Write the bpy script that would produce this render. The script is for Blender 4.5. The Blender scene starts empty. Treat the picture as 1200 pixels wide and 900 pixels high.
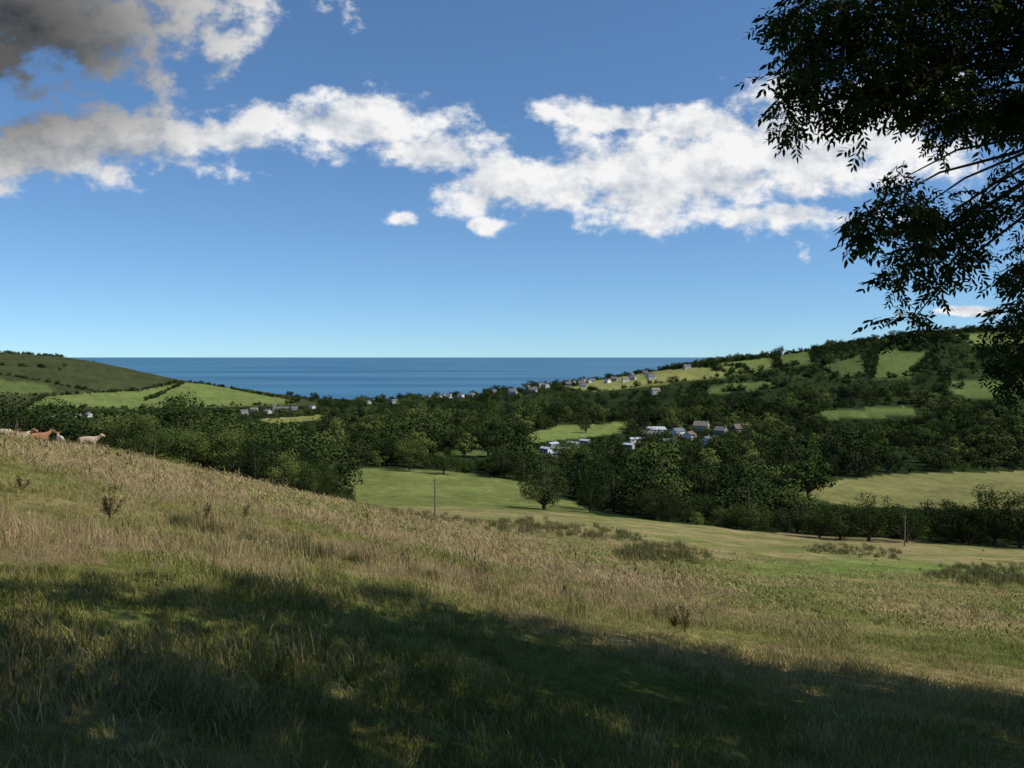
import bpy, math, random
import numpy as np
from mathutils import Vector, Matrix
rng = np.random.default_rng(11); random.seed(11)
scene = bpy.context.scene
EYE = 90.0
F = 1000.0
PITCH = math.atan(0.032)
cp, sp = math.cos(PITCH), math.sin(PITCH)

# ------------------------------------------------------------------ helpers
def link(ob):
    scene.collection.objects.link(ob); return ob

def mesh_obj(name, verts, faces, mat=None, parent=None, do_link=True, smooth=False):
    me = bpy.data.meshes.new(name)
    me.from_pydata([tuple(v) for v in verts], [], [tuple(f) for f in faces])
    me.update()
    if mat is not None:
        if isinstance(mat, (list, tuple)):
            for m in mat: me.materials.append(m)
        else: me.materials.append(mat)
    if smooth:
        me.polygons.foreach_set('use_smooth', [True]*len(me.polygons))
    ob = bpy.data.objects.new(name, me)
    if do_link: link(ob)
    if parent is not None: ob.parent = parent
    return ob

_tab = rng.random((256, 256))
def vnoise(x, y, s, oct=3):
    x = np.asarray(x, float)/s + 37.3; y = np.asarray(y, float)/s + 11.7
    out = 0; a = 1; tot = 0
    for o in range(oct):
        xi = np.floor(x).astype(int); yi = np.floor(y).astype(int)
        fx = x-xi; fy = y-yi
        fx = fx*fx*(3-2*fx); fy = fy*fy*(3-2*fy)
        a00 = _tab[xi % 256, yi % 256]; a10 = _tab[(xi+1) % 256, yi % 256]
        a01 = _tab[xi % 256, (yi+1) % 256]; a11 = _tab[(xi+1) % 256, (yi+1) % 256]
        out = out + a*((a00*(1-fx)+a10*fx)*(1-fy)+(a01*(1-fx)+a11*fx)*fy)
        tot += a; a *= .5; x = x*2.03+17.1; y = y*2.03+5.3
    return out/tot*2-1     # -1..1

def sstep(a, b, x):
    t = np.clip((x-a)/(b-a), 0, 1); return t*t*(3-2*t)

# ------------------------------------------------------------------ terrain
YK = [0,15,30,60,90,130,180,250,350,500,700,950,1250,1600,1800,2000,2500,3200,5000]
COL = {
-400:[88.6,88.8,88.5,86,78,66,56,48,40,30,30,40,70,92,112,118,105,40,-20],
0:   [87.4,86.5,84.5,80.1,69,58,50,42,30,20,12,10,35,68,96,105,95,20,-20],
100: [87.1,85.8,83.2,80.7,73.7,59,47,40,29,20,12,8,26,55,84,84,0,0,-20],
200: [86.8,85.1,82,78.9,71.8,58.5,46,38,28,20,12,7,14,28,42,15,-10,-20,-20],
300: [86.4,84.4,80.5,76.6,69.9,57.6,46,37,27,19,12,7,8,10,4,-8,-15,-20,-20],
400: [86.1,83.8,79.2,74.5,67.9,58,48.7,44.5,37.5,27,18.7,11,3,-2,-6,-10,-15,-20,-20],
500: [85.8,83.1,77.8,72.5,65.7,57.4,48.7,43.1,37.5,27,19,17,12,0,-6,-10,-15,-20,-20],
600: [85.4,82.4,76.5,71.3,64.6,56.7,47,41,35,28.4,26,38,26,10,-3,-10,-15,-20,-20],
700: [85.1,81.9,75.6,70.6,64,55.8,45,39,32.5,27,33,54,46,30,5,-10,-15,-20,-20],
800: [84.8,81.3,74.8,69,62.2,53.8,43,37.5,30,25,38,71,72,57,30,0,-10,-20,-20],
900: [84.45,80.7,73.9,67.7,60.4,51.7,41.2,35.8,27.5,23.5,44,88,90,80,60,30,0,-20,-20],
1050:[84.2,80.3,73.5,67,59.3,50.1,40,33,26,25,57,118,122,115,100,60,20,-20,-20],
1200:[83.9,80.1,73.2,66.4,58.3,48.6,38.7,30.5,25,27,66,131,142,142,130,100,50,-20,-20],
1600:[83,78,70,63,55,46,38,32,28,35,80,140,155,155,150,120,80,0,-20]}
cpx = sorted(COL)
LF = np.linspace(math.log(1.0), math.log(6000), 420)
UF = np.linspace(-1.0, 1.0, 201)
colz = np.array([np.interp(np.exp(LF), YK, ([88.4]+COL[c])[:19]) for c in cpx])
TZ = np.array([np.interp(UF, [(c-600)/1000 for c in cpx], colz[:, j]) for j in range(len(LF))]).T
for _ in range(10):
    TZ[1:-1] = (TZ[:-2]+2*TZ[1:-1]+TZ[2:])/4
for _ in range(5):
    TZ[:, 1:-1] = (TZ[:, :-2]+2*TZ[:, 1:-1]+TZ[:, 2:])/4

def height(x, y):
    x = np.asarray(x, float); y = np.asarray(y, float)
    ye = np.maximum(np.maximum(y, np.abs(x)*0.999), 1.01)
    u = np.clip(x/ye, -1, 1)
    l = np.clip(np.log(ye), LF[0], LF[-1]-1e-6)
    fi = (u+1)/2*200; fi = np.clip(fi, 0, 199.999); i = fi.astype(int); fu = fi-i
    fj = (l-LF[0])/(LF[1]-LF[0]); fj = np.clip(fj, 0, 418.999); j = fj.astype(int); fl = fj-j
    zt = (TZ[i, j]*(1-fu)+TZ[i+1, j]*fu)*(1-fl)+(TZ[i, j+1]*(1-fu)+TZ[i+1, j+1]*fu)*fl
    zp = 88.4-.2225*40*np.tanh(x/40)-.1985*40*np.tanh(y/40)
    w = sstep(3, 11, y)
    z = zp*(1-w)+zt*w
    r = np.hypot(x, y)
    z = z+.05*vnoise(x, y, 1.1, 2)*sstep(1, 4, r)+.16*vnoise(x, y, 5, 2)*sstep(4, 14, r)
    z = z+vnoise(x, y, 70, 3)*np.clip((r-150)*.004, 0, 2.0)
    return z

def ray(px, py):
    dx = (px-600)/F; dy = (450-py)/F
    return dx/(cp+dy*sp), (-sp+dy*cp)/(cp+dy*sp)
def proj(x, y, z):
    y = np.asarray(y, float)
    dz = z-EYE
    fw = y*cp-dz*sp; up = y*sp+dz*cp
    fw = np.where(fw > .01, fw, .01)
    return 600+F*x/fw, 450-F*up/fw
YS = np.exp(np.linspace(math.log(3), math.log(2600), 1600))
def hit(px, py, ymin=3):
    u, s = ray(px, py)
    Y = YS[YS >= ymin]
    g = EYE+s*Y-height(u*Y, Y)
    k = np.where(g <= 0)[0]
    k = k[0] if len(k) else int(np.argmin(g/Y))
    y = Y[k]; return float(u*y), float(y), float(height(u*y, y))

def inpoly(px, py, poly):
    px = np.asarray(px, float); py = np.asarray(py, float)
    c = np.zeros(px.shape, bool); n = len(poly)
    for i in range(n):
        x1, y1 = poly[i]; x2, y2 = poly[(i+1) % n]
        if y1 == y2: continue
        cond = ((y1 > py) != (y2 > py)) & (px < (x2-x1)*(py-y1)/(y2-y1)+x1)
        c ^= cond
    return c

G1 = (.15, .185, .055); G2 = (.10, .13, .04); G3 = (.072, .095, .032); YG = (.21, .215, .07); OL = (.055, .062, .026)
FIELDS = [
 ([(392,556),(430,548),(520,551),(600,562),(650,575),(700,604),(600,604),(500,604),(395,600)], 185, 420, (.145,.165,.05)),
 ([(930,580),(960,567),(1040,556),(1300,550),(1300,600),(1000,594)], 225, 560, (.18,.175,.065)),
 ([(600,514),(650,500),(745,494),(738,506),(690,512),(625,519)], 400, 900, G1),
 ([(655,452),(735,437),(830,430),(868,429),(850,442),(790,448),(700,459)], 800, 1500, YG),
 ([(838,426),(905,419),(912,429),(870,439),(835,434)], 800, 1600, G1),
 ([(905,418),(955,408),(952,426),(915,431)], 800, 1600, G2),
 ([(960,430),(1000,418),(1022,413),(1015,441),(985,446)], 800, 1600, G3),
 ([(1028,413),(1040,410),(1092,413),(1068,441),(1022,445)], 800, 1600, G2),
 ([(1100,449),(1300,438),(1300,466),(1130,466)], 600, 1500, G2),
 ([(1120,392),(1300,383),(1300,398),(1140,404)], 800, 1700, G1),
 ([(960,482),(1060,476),(1085,487),(970,491)], 500, 1000, G2),
 ([(820,452),(900,447),(918,455),(830,460)], 600, 1300, G2),
 ([(-200,390),(60,400),(100,412),(240,442),(330,462),(380,474),(330,476),(200,478),(-200,478)], 1150, 2600, OL),
 ([(25,480),(55,464),(120,460),(165,458),(215,448),(250,451),(350,470),(340,474),(200,478)], 1150, 2600, G1),
 ([(-200,442),(20,446),(50,450),(70,458),(40,462),(-200,460)], 1150, 2600, G2),
 ([(300,492),(380,486),(378,492),(310,497)], 600, 1500, YG),
 ([(500,530),(560,527),(590,533),(520,537)], 350, 900, G2),
]
STRAW = [(-100,515),(110,528),(300,566),(420,596),(560,610),(700,645),(860,705),(760,715),(600,695),(430,695),(250,668),(-100,645)]

def near_field(x, y):
    yy = np.maximum(y, .5)
    pxl = 600+F*x/yy
    lim = np.interp(pxl, [-400,100,200,300,400,450,600,700,900,1200,1600], [100,112,112,112,125,195,205,200,200,192,190])
    return y < lim

def straw_mask(x, y, z):
    px, py = proj(x, y, z)
    n1 = vnoise(x, y, 5, 3); n2 = vnoise(x+50, y-30, 2.5, 3)
    m = inpoly(px+n1*130, py+n2*50, STRAW).astype(float)*(np.asarray(y) > 3)
    return m*np.clip(.68+2.3*vnoise(x-40, y, 5, 4), 0, 1)

def ground_colour(x, y, z):
    r = np.hypot(x, y)
    n1 = vnoise(x, y, 40, 4); n2 = vnoise(x+300, y, 7, 4); n3 = vnoise(x, y+200, 1.6, 3)
    px, py = proj(x, y, z)
    scrub = np.stack([.024+.018*n1, .038+.022*n1, .014+.005*n1], 1)
    nf = near_field(x, y)
    st = straw_mask(x, y, z)
    t = np.clip(.52+1.3*n2+.5*n3+.3*n1, 0, 1)[:, None]
    far = sstep(30, 120, r)[:, None]
    green = np.array([.13, .155, .036])*(1-t)+np.array([.285, .225, .095])*t
    gfar = np.array([.155, .17, .052])*(1-t)+np.array([.30, .235, .11])*t
    green = green*(1-far)+gfar*far
    straw = np.array([.30, .215, .125])*(1-t)+np.array([.215, .18, .085])*t
    c = green*(1-.85*st[:, None])+straw*.85*st[:, None]
    rough = sstep(.1, .45, vnoise(x-500, y, 14, 4))[:, None]*far
    c = c*(1-.45*rough)+np.array([.08, .08, .03])*.45*rough
    strip = inpoly(px+n2*60, py+n3*8+n2*6, [(850,662),(1000,655),(1300,672),(1300,690),(1000,680),(860,672)])
    c[strip] = c[strip]*.4+np.array([.13, .22, .04])*.6
    strip = inpoly(px+n2*60, py+n2*6, [(420,590),(700,604),(900,628),(1250,648),(1250,656),(900,640),(600,612)])
    c[strip] = c[strip]*.75+np.array([.25, .22, .09])*.25
    col = np.where(nf[:, None], c, scrub)
    wob = n2*3
    for poly, a, b, fc in FIELDS:
        m = inpoly(px+wob, py+wob*.3, poly) & (y > a) & (y < b) & ~nf
        f = np.array(fc)[None, :]*(1+.3*n2[:, None]+.25*n1[:, None])
        col = np.where(m[:, None], f, col)
    return np.clip(col, .005, 1)

# ---------------------------------------------------------------- materials
def new_mat(name):
    m = bpy.data.materials.new(name); m.use_nodes = True
    nt = m.node_tree; nt.nodes.clear()
    o = nt.nodes.new('ShaderNodeOutputMaterial')
    return m, nt, o
def N(nt, t, **kw):
    n = nt.nodes.new(t)
    for k, v in kw.items(): setattr(n, k, v)
    return n
def simple(name, col, rough=.8, var=.15, scale=3., bump=0., spec=.3, col2=None):
    m, nt, o = new_mat(name)
    b = N(nt, 'ShaderNodeBsdfPrincipled'); b.inputs['Roughness'].default_value = rough
    b.inputs['Specular IOR Level'].default_value = spec
    tc = N(nt, 'ShaderNodeTexCoord'); no = N(nt, 'ShaderNodeTexNoise')
    no.inputs['Scale'].default_value = scale; no.inputs['Detail'].default_value = 4
    nt.links.new(tc.outputs['Object'], no.inputs['Vector'])
    if col2:
        mr = N(nt, 'ShaderNodeMapRange'); mr.inputs[1].default_value = .47; mr.inputs[2].default_value = .53
        nt.links.new(no.outputs['Fac'], mr.inputs[0])
        mx = N(nt, 'ShaderNodeMix', data_type='RGBA'); mx.inputs[6].default_value = (*col, 1); mx.inputs[7].default_value = (*col2, 1)
        nt.links.new(mr.outputs[0], mx.inputs[0]); nt.links.new(mx.outputs[2], b.inputs['Base Color'])
    else:
        mr = N(nt, 'ShaderNodeMapRange'); mr.inputs[1].default_value = .3; mr.inputs[2].default_value = .7
        mr.inputs[3].default_value = 1-var; mr.inputs[4].default_value = 1+var
        nt.links.new(no.outputs['Fac'], mr.inputs[0])
        vm = N(nt, 'ShaderNodeVectorMath', operation='SCALE'); vm.inputs[0].default_value = col[:3]
        nt.links.new(mr.outputs[0], vm.inputs['Scale'])
        nt.links.new(vm.outputs[0], b.inputs['Base Color'])
    if bump:
        bp = N(nt, 'ShaderNodeBump'); bp.inputs['Strength'].default_value = bump
        nt.links.new(no.outputs['Fac'], bp.inputs['Height']); nt.links.new(bp.outputs[0], b.inputs['Normal'])
    nt.links.new(b.outputs[0], o.inputs['Surface'])
    return m

def leaf_mat(name, ca, cb, trans=.3, nscale=.5):
    m, nt, o = new_mat(name)
    oi = N(nt, 'ShaderNodeObjectInfo'); tc = N(nt, 'ShaderNodeTexCoord')
    no = N(nt, 'ShaderNodeTexNoise'); no.inputs['Scale'].default_value = nscale; no.inputs['Detail'].default_value = 0
    nt.links.new(tc.outputs['Object'], no.inputs['Vector'])
    ad = N(nt, 'ShaderNodeMath', operation='MULTIPLY_ADD'); ad.inputs[1].default_value = 1.2; ad.inputs[2].default_value = -.7
    nt.links.new(oi.outputs['Random'], ad.inputs[0])
    a2 = N(nt, 'ShaderNodeMath', operation='ADD', use_clamp=True)
    nt.links.new(ad.outputs[0], a2.inputs[0]); nt.links.new(no.outputs['Fac'], a2.inputs[1])
    mx = N(nt, 'ShaderNodeMix', data_type='RGBA'); mx.inputs[6].default_value = (*ca, 1); mx.inputs[7].default_value = (*cb, 1)
    nt.links.new(a2.outputs[0], mx.inputs[0])
    d = N(nt, 'ShaderNodeBsdfDiffuse'); nt.links.new(mx.outputs[2], d.inputs[0])
    if trans > 0:
        t = N(nt, 'ShaderNodeBsdfTranslucent'); nt.links.new(mx.outputs[2], t.inputs[0])
        ms = N(nt, 'ShaderNodeMixShader'); ms.inputs[0].default_value = trans
        nt.links.new(d.outputs[0], ms.inputs[1]); nt.links.new(t.outputs[0], ms.inputs[2])
        nt.links.new(ms.outputs[0], o.inputs['Surface'])
    else: nt.links.new(d.outputs[0], o.inputs['Surface'])
    return m

M_oak = leaf_mat('oak_leaves', (.015,.027,.008), (.075,.102,.025), 0)
M_ashl = leaf_mat('light_leaves', (.032,.05,.014), (.125,.15,.04), 0)
M_dark = leaf_mat('dark_leaves', (.011,.020,.007), (.040,.058,.018), 0)
M_ash = leaf_mat('ash_leaves', (.03,.048,.012), (.06,.085,.02), trans=.18, nscale=2)
M_bark = simple('bark', (.07,.055,.04), .9, .35, 6, .5)
M_gg = leaf_mat('grass_green', (.115,.135,.028), (.235,.235,.06), .25, 2)
M_gy = leaf_mat('grass_dry', (.25,.21,.085), (.44,.35,.175), .25, 2)
M_gs = leaf_mat('grass_seed', (.26,.175,.10), (.42,.315,.185), .2, 2)
M_rush = leaf_mat('rushes', (.045,.06,.02), (.11,.105,.04), 0, 2)
M_dock = leaf_mat('dock_seed', (.04,.027,.016), (.10,.066,.037), 0, 4)

m, nt, o = new_mat('ground')
at = N(nt, 'ShaderNodeAttribute', attribute_name='Col')
tc = N(nt, 'ShaderNodeTexCoord')
n1 = N(nt, 'ShaderNodeTexNoise'); n1.inputs['Scale'].default_value = 5; n1.inputs['Detail'].default_value = 5; n1.inputs['Roughness'].default_value = .8
n2 = N(nt, 'ShaderNodeTexNoise'); n2.inputs['Scale'].default_value = .3; n2.inputs['Detail'].default_value = 6; n2.inputs['Roughness'].default_value = .75
for n in (n1, n2): nt.links.new(tc.outputs['Object'], n.inputs['Vector'])
r1 = N(nt, 'ShaderNodeMapRange'); r1.inputs[1].default_value = .3; r1.inputs[2].default_value = .7; r1.inputs[3].default_value = .5; r1.inputs[4].default_value = 1.3
r2 = N(nt, 'ShaderNodeMapRange'); r2.inputs[1].default_value = .3; r2.inputs[2].default_value = .7; r2.inputs[3].default_value = .6; r2.inputs[4].default_value = 1.35
nt.links.new(n1.outputs['Fac'], r1.inputs[0]); nt.links.new(n2.outputs['Fac'], r2.inputs[0])
mu = N(nt, 'ShaderNodeMath', operation='MULTIPLY'); nt.links.new(r1.outputs[0], mu.inputs[0]); nt.links.new(r2.outputs[0], mu.inputs[1])
vm = N(nt, 'ShaderNodeVectorMath', operation='SCALE'); nt.links.new(at.outputs['Color'], vm.inputs[0]); nt.links.new(mu.outputs[0], vm.inputs['Scale'])
d = N(nt, 'ShaderNodeBsdfDiffuse'); nt.links.new(vm.outputs[0], d.inputs[0])
bp = N(nt, 'ShaderNodeBump'); bp.inputs['Strength'].default_value = .8; bp.inputs['Distance'].default_value = .15
nt.links.new(n1.outputs['Fac'], bp.inputs['Height']); nt.links.new(bp.outputs[0], d.inputs['Normal'])
nt.links.new(d.outputs[0], o.inputs['Surface'])
M_ground = m

# ---------------------------------------------------------------- ground mesh
th = np.concatenate([np.arange(-42, 42, .17), np.arange(42, 318, 3.5)])*math.pi/180
rr = np.concatenate([np.exp(np.linspace(math.log(.3), math.log(4200), 440)), [8000, 20000, 60000, 110000]])
T, R = np.meshgrid(th, rr)
X = (R*np.sin(T)).ravel(); Y = (R*np.cos(T)).ravel()
Z = height(X, Y)
Z[R.ravel() > 5000] = -20
nt_, nr_ = len(th), len(rr)
C = ground_colour(X, Y, Z)
idx = np.arange(nt_*nr_).reshape(nr_, nt_)
a = idx[:-1, :]; b = idx[1:, :]
ar = np.roll(a, -1, 1); br = np.roll(b, -1, 1)
faces = np.stack([a, ar, br, b], -1).reshape(-1, 4)
V = np.stack([X, Y, Z], 1)
me = bpy.data.meshes.new('ground')
nv = len(V)+1
me.vertices.add(nv)
me.vertices.foreach_set('co', np.concatenate([V, [[0, 0, 88.4]]]).astype(np.float32).ravel())
tri = np.array([[idx[0, (k+1) % nt_], idx[0, k], nv-1] for k in range(nt_)])
loops = np.concatenate([faces[:, ::-1].ravel(), tri.ravel()])
nf_ = len(faces); ntr = len(tri)
me.loops.add(len(loops)); me.loops.foreach_set('vertex_index', loops.astype(np.int32))
me.polygons.add(nf_+ntr)
me.polygons.foreach_set('loop_start', np.concatenate([np.arange(nf_)*4, nf_*4+np.arange(ntr)*3]).astype(np.int32))
me.update(calc_edges=True); me.validate()
at_ = me.attributes.new('Col', 'FLOAT_COLOR', 'POINT')
cc = np.ones((nv, 4), np.float32); cc[:-1, :3] = C; cc[-1, :3] = C[0]
at_.data.foreach_set('color', cc.ravel())
me.polygons.foreach_set('use_smooth', [True]*len(me.polygons))
me.materials.append(M_ground)
ground = link(bpy.data.objects.new('ground', me))
if me.polygons[1000].normal.z < 0: me.flip_normals()

# ---------------------------------------------------------------- sea
m, nt, o = new_mat('sea_water')
b = N(nt, 'ShaderNodeBsdfPrincipled'); b.inputs['Roughness'].default_value = .45
b.inputs['Specular IOR Level'].default_value = .2
tc = N(nt, 'ShaderNodeTexCoord'); mp = N(nt, 'ShaderNodeMapping'); mp.inputs['Scale'].default_value = (.0004, .0016, 1)
nt.links.new(tc.outputs['Object'], mp.inputs[0])
no = N(nt, 'ShaderNodeTexNoise'); no.inputs['Scale'].default_value = 1; no.inputs['Detail'].default_value = 5
nt.links.new(mp.outputs[0], no.inputs[0])
mx = N(nt, 'ShaderNodeMix', data_type='RGBA'); mx.inputs[6].default_value = (.014, .085, .165, 1); mx.inputs[7].default_value = (.045, .165, .255, 1)
mr = N(nt, 'ShaderNodeMapRange'); mr.inputs[1].default_value = .35; mr.inputs[2].default_value = .65
nt.links.new(no.outputs['Fac'], mr.inputs[0]); nt.links.new(mr.outputs[0], mx.inputs[0]); nt.links.new(mx.outputs[2], b.inputs['Base Color'])
n2 = N(nt, 'ShaderNodeTexNoise'); n2.inputs['Scale'].default_value = .15; n2.inputs['Detail'].default_value = 3
nt.links.new(tc.outputs['Object'], n2.inputs[0])
bp = N(nt, 'ShaderNodeBump'); bp.inputs['Distance'].default_value = 1.5; bp.inputs['Strength'].default_value = .6
nt.links.new(n2.outputs['Fac'], bp.inputs['Height']); nt.links.new(bp.outputs[0], b.inputs['Normal'])
nt.links.new(b.outputs[0], o.inputs['Surface'])
mesh_obj('sea', [(-100000, 600, 0), (100000, 600, 0), (100000, 100000, 0), (-100000, 100000, 0)], [(0, 1, 2, 3)], m)

# ---------------------------------------------------------------- instancing
def inst_group(coll):
    g = bpy.data.node_groups.new('scatter_'+coll.name, 'GeometryNodeTree')
    g.interface.new_socket('Geometry', in_out='INPUT', socket_type='NodeSocketGeometry')
    g.interface.new_socket('Geometry', in_out='OUTPUT', socket_type='NodeSocketGeometry')
    gi = g.nodes.new('NodeGroupInput'); go = g.nodes.new('NodeGroupOutput')
    ci = g.nodes.new('GeometryNodeCollectionInfo'); ci.inputs['Collection'].default_value = coll
    ci.inputs['Separate Children'].default_value = True; ci.inputs['Reset Children'].default_value = True
    ip = g.nodes.new('GeometryNodeInstanceOnPoints'); ip.inputs['Pick Instance'].default_value = True
    def na(nm, t):
        n = g.nodes.new('GeometryNodeInputNamedAttribute'); n.data_type = t; n.inputs['Name'].default_value = nm
        return n.outputs['Attribute']
    g.links.new(gi.outputs[0], ip.inputs['Points']); g.links.new(ci.outputs[0], ip.inputs['Instance'])
    g.links.new(na('idx', 'INT'), ip.inputs['Instance Index'])
    g.links.new(na('rot', 'FLOAT_VECTOR'), ip.inputs['Rotation'])
    g.links.new(na('scl', 'FLOAT_VECTOR'), ip.inputs['Scale'])
    g.links.new(ip.outputs[0], go.inputs[0])
    return g
def scatter(name, coll, pos, rot, scl, idx, parent=None):
    me = bpy.data.meshes.new(name); n = len(pos)
    me.vertices.add(n); me.vertices.foreach_set('co', np.asarray(pos, np.float32).ravel())
    for nm, t, v, k in (('rot', 'FLOAT_VECTOR', rot, 'vector'), ('scl', 'FLOAT_VECTOR', scl, 'vector')):
        me.attributes.new(nm, t, 'POINT').data.foreach_set(k, np.asarray(v, np.float32).ravel())
    me.attributes.new('idx', 'INT', 'POINT').data.foreach_set('value', np.asarray(idx, np.int32))
    ob = link(bpy.data.objects.new(name, me))
    md = ob.modifiers.new('scatter', 'NODES'); md.node_group = inst_group(coll)
    if parent: ob.parent = parent
    return ob
def proto_coll(name): return bpy.data.collections.new(name)

def tube(verts, faces, pts, radii, sides=6):
    base = len(verts); n = len(pts)
    for i, p in enumerate(pts):
        p = Vector(p)
        t = (Vector(pts[min(i+1, n-1)])-Vector(pts[max(i-1, 0)]))
        if t.length < 1e-6: t = Vector((0, 0, 1))
        t.normalize()
        up = Vector((0, 0, 1)) if abs(t.z) < .9 else Vector((1, 0, 0))
        a = t.cross(up).normalized(); b2 = t.cross(a)
        for k in range(sides):
            an = 2*math.pi*k/sides
            verts.append(p+(a*math.cos(an)+b2*math.sin(an))*radii[i])
    for i in range(n-1):
        for k in range(sides):
            k2 = (k+1) % sides
            faces.append((base+i*sides+k, base+i*sides+k2, base+(i+1)*sides+k2, base+(i+1)*sides+k))

# ---------------------------------------------------------------- tree prototypes (unit: height 10 m)
def make_tree(name, mat, seed, W=9., H=10., base=.1, nl=26, nleaf=1700, ls=.5, top=1.0, skew=0.):
    rs = np.random.default_rng(seed)
    V = []; Fc = []
    tb = H*base
    tube(V, Fc, [(0, 0, -1.0), (0, 0, 0), (.08, .05, tb*.6+.2), (.1, 0, H*.4), (0, .1, H*.72)], [.5, .38, .3, .22, .08])
    lobes = []
    for i in range(nl):
        for _ in range(30):
            p = rs.normal(size=3); p /= np.linalg.norm(p); p *= rs.uniform(.5, .9)
            if p[2] > -.8: break
        zc = (tb+H)/2; hz = (H-tb)/2
        q = np.array([p[0]*W/2+skew*p[2], p[1]*W/2, zc+p[2]*hz*rs.uniform(.85, 1.05)])
        q[:2] *= 1.0-.25*max(0, p[2])*top
        lobes.append((q, rs.uniform(.08, .20)*W))
    lobes.append((np.array([0, 0, H*.5]), W*.24))
    for q, r in lobes[:12]:
        s = (0, 0, tb*rs.uniform(.8, 1.6)+.2)
        mid = (q[0]*.5, q[1]*.5, (s[2]+q[2])/2-.2)
        tube(V, Fc, [s, mid, tuple(q)], [.16, .1, .03], 4)
    nb = len(Fc)
    for q, r in lobes:
        k = int(nleaf*r*r/sum(l[1]**2 for l in lobes))
        d = rs.normal(size=(k, 3)); d /= np.linalg.norm(d, axis=1)[:, None]
        rad = r*(1-.3*rs.random(k)**2)*(1+.2*np.sin(d[:, 0]*5+q[0])*np.cos(d[:, 1]*6+q[1]))
        P = q+d*rad[:, None]*np.array([1, 1, .82])
        nrm = d+rs.normal(size=(k, 3))*.26+np.array([0,0,.05]); nrm /= np.linalg.norm(nrm, axis=1)[:, None]
        t = np.cross(nrm, rs.normal(size=(k, 3))); t /= np.linalg.norm(t, axis=1)[:, None]
        b2 = np.cross(nrm, t)
        s = ls*rs.uniform(.5, 1.25, k)[:, None]
        al = np.stack([P-t*s*.5, P+b2*s*.36, P+t*s*.5, P-b2*s*.36], 1).reshape(-1, 3)
        bs = len(V)
        V.extend(map(tuple, al))
        Fc.extend([(bs+4*j, bs+4*j+1, bs+4*j+2, bs+4*j+3) for j in range(k)])
    ob = mesh_obj(name, V, Fc, [M_bark, mat], do_link=False)
    mi = np.ones(len(Fc), np.int32); mi[:nb] = 0
    ob.data.polygons.foreach_set('material_index', mi)
    return ob
trees = proto_coll('tree_kinds')
PT = [make_tree('a_oak', M_oak, 1, 11, 10, .08, 22), make_tree('b_oak', M_oak, 2, 10, 10, .1, 16, skew=.8),
      make_tree('c_ash', M_ashl, 3, 8, 10, .1, 18), make_tree('d_sycamore', M_dark, 4, 8.5, 10, .08, 20, skew=-.6),
      make_tree('e_willow', M_ashl, 5, 10, 10, .04, 20), make_tree('f_bush', M_oak, 6, 13, 10, .0, 22, 1900, .55),
      make_tree('g_tall', M_dark, 7, 6, 10, .06, 16), make_tree('h_bush', M_dark, 8, 14, 10, .0, 20, 1900, .55),
      make_tree('i_oak', M_dark, 9, 12, 10, .09, 18, skew=1.), make_tree('j_oak', M_oak, 10, 9, 10, .05, 13)]
near_c = proto_coll('near_tree_kinds')
FINE = [make_tree('a_oak_crown', M_oak, 21, 11.5, 10, .1, 30, 6500, .28), make_tree('b_oak_crown', M_oak, 22, 10.5, 10, .08, 22, 6500, .28, skew=.8),
        make_tree('c_ash_crown', M_ashl, 23, 9.5, 10, .08, 22, 6000, .27), make_tree('d_sycamore_crown', M_dark, 24, 10, 10, .07, 26, 6000, .28),
        make_tree('e_bush', M_dark, 25, 13, 10, 0, 26, 6500, .28), make_tree('f_bush', M_oak, 26, 12, 10, 0, 22, 6500, .28, skew=1)]
for t in PT: trees.objects.link(t)
for t in FINE: near_c.objects.link(t)
TW = [11, 10, 8, 8.5, 10, 13, 6, 14, 12, 9]

# ---------------------------------------------------------------- houses
M_white = simple('white_render', (.60,.59,.56), .8, .1, 1)
M_stone = simple('stone_wall', (.24,.22,.185), .9, .2, 2, .3)
M_cream = simple('cream_render', (.40,.375,.32), .8, .1, 1)
M_slate = simple('slate_roof', (.11,.115,.13), .6, .2, 2)
M_tile = simple('clay_tile_roof', (.12,.095,.08), .85, .25, 2)
M_thatch = simple('brown_roof', (.16,.14,.11), .9, .2, 2)
M_shed = simple('metal_sheeting', (.36,.38,.41), .5, .12, .6)
M_glass = simple('window_glass', (.03,.04,.05), .15, .1, 1, 0, .6)
M_brick = simple('chimney_brick', (.28,.14,.09), .9, .2, 4)
def box(v, f, x0, x1, y0, y1, z0, z1):
    b = len(v)
    v += [(x0,y0,z0),(x1,y0,z0),(x1,y1,z0),(x0,y1,z0),(x0,y0,z1),(x1,y0,z1),(x1,y1,z1),(x0,y1,z1)]
    f += [(b,b+3,b+2,b+1),(b+4,b+5,b+6,b+7),(b,b+1,b+5,b+4),(b+1,b+2,b+6,b+5),(b+2,b+3,b+7,b+6),(b+3,b,b+4,b+7)]
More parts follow.
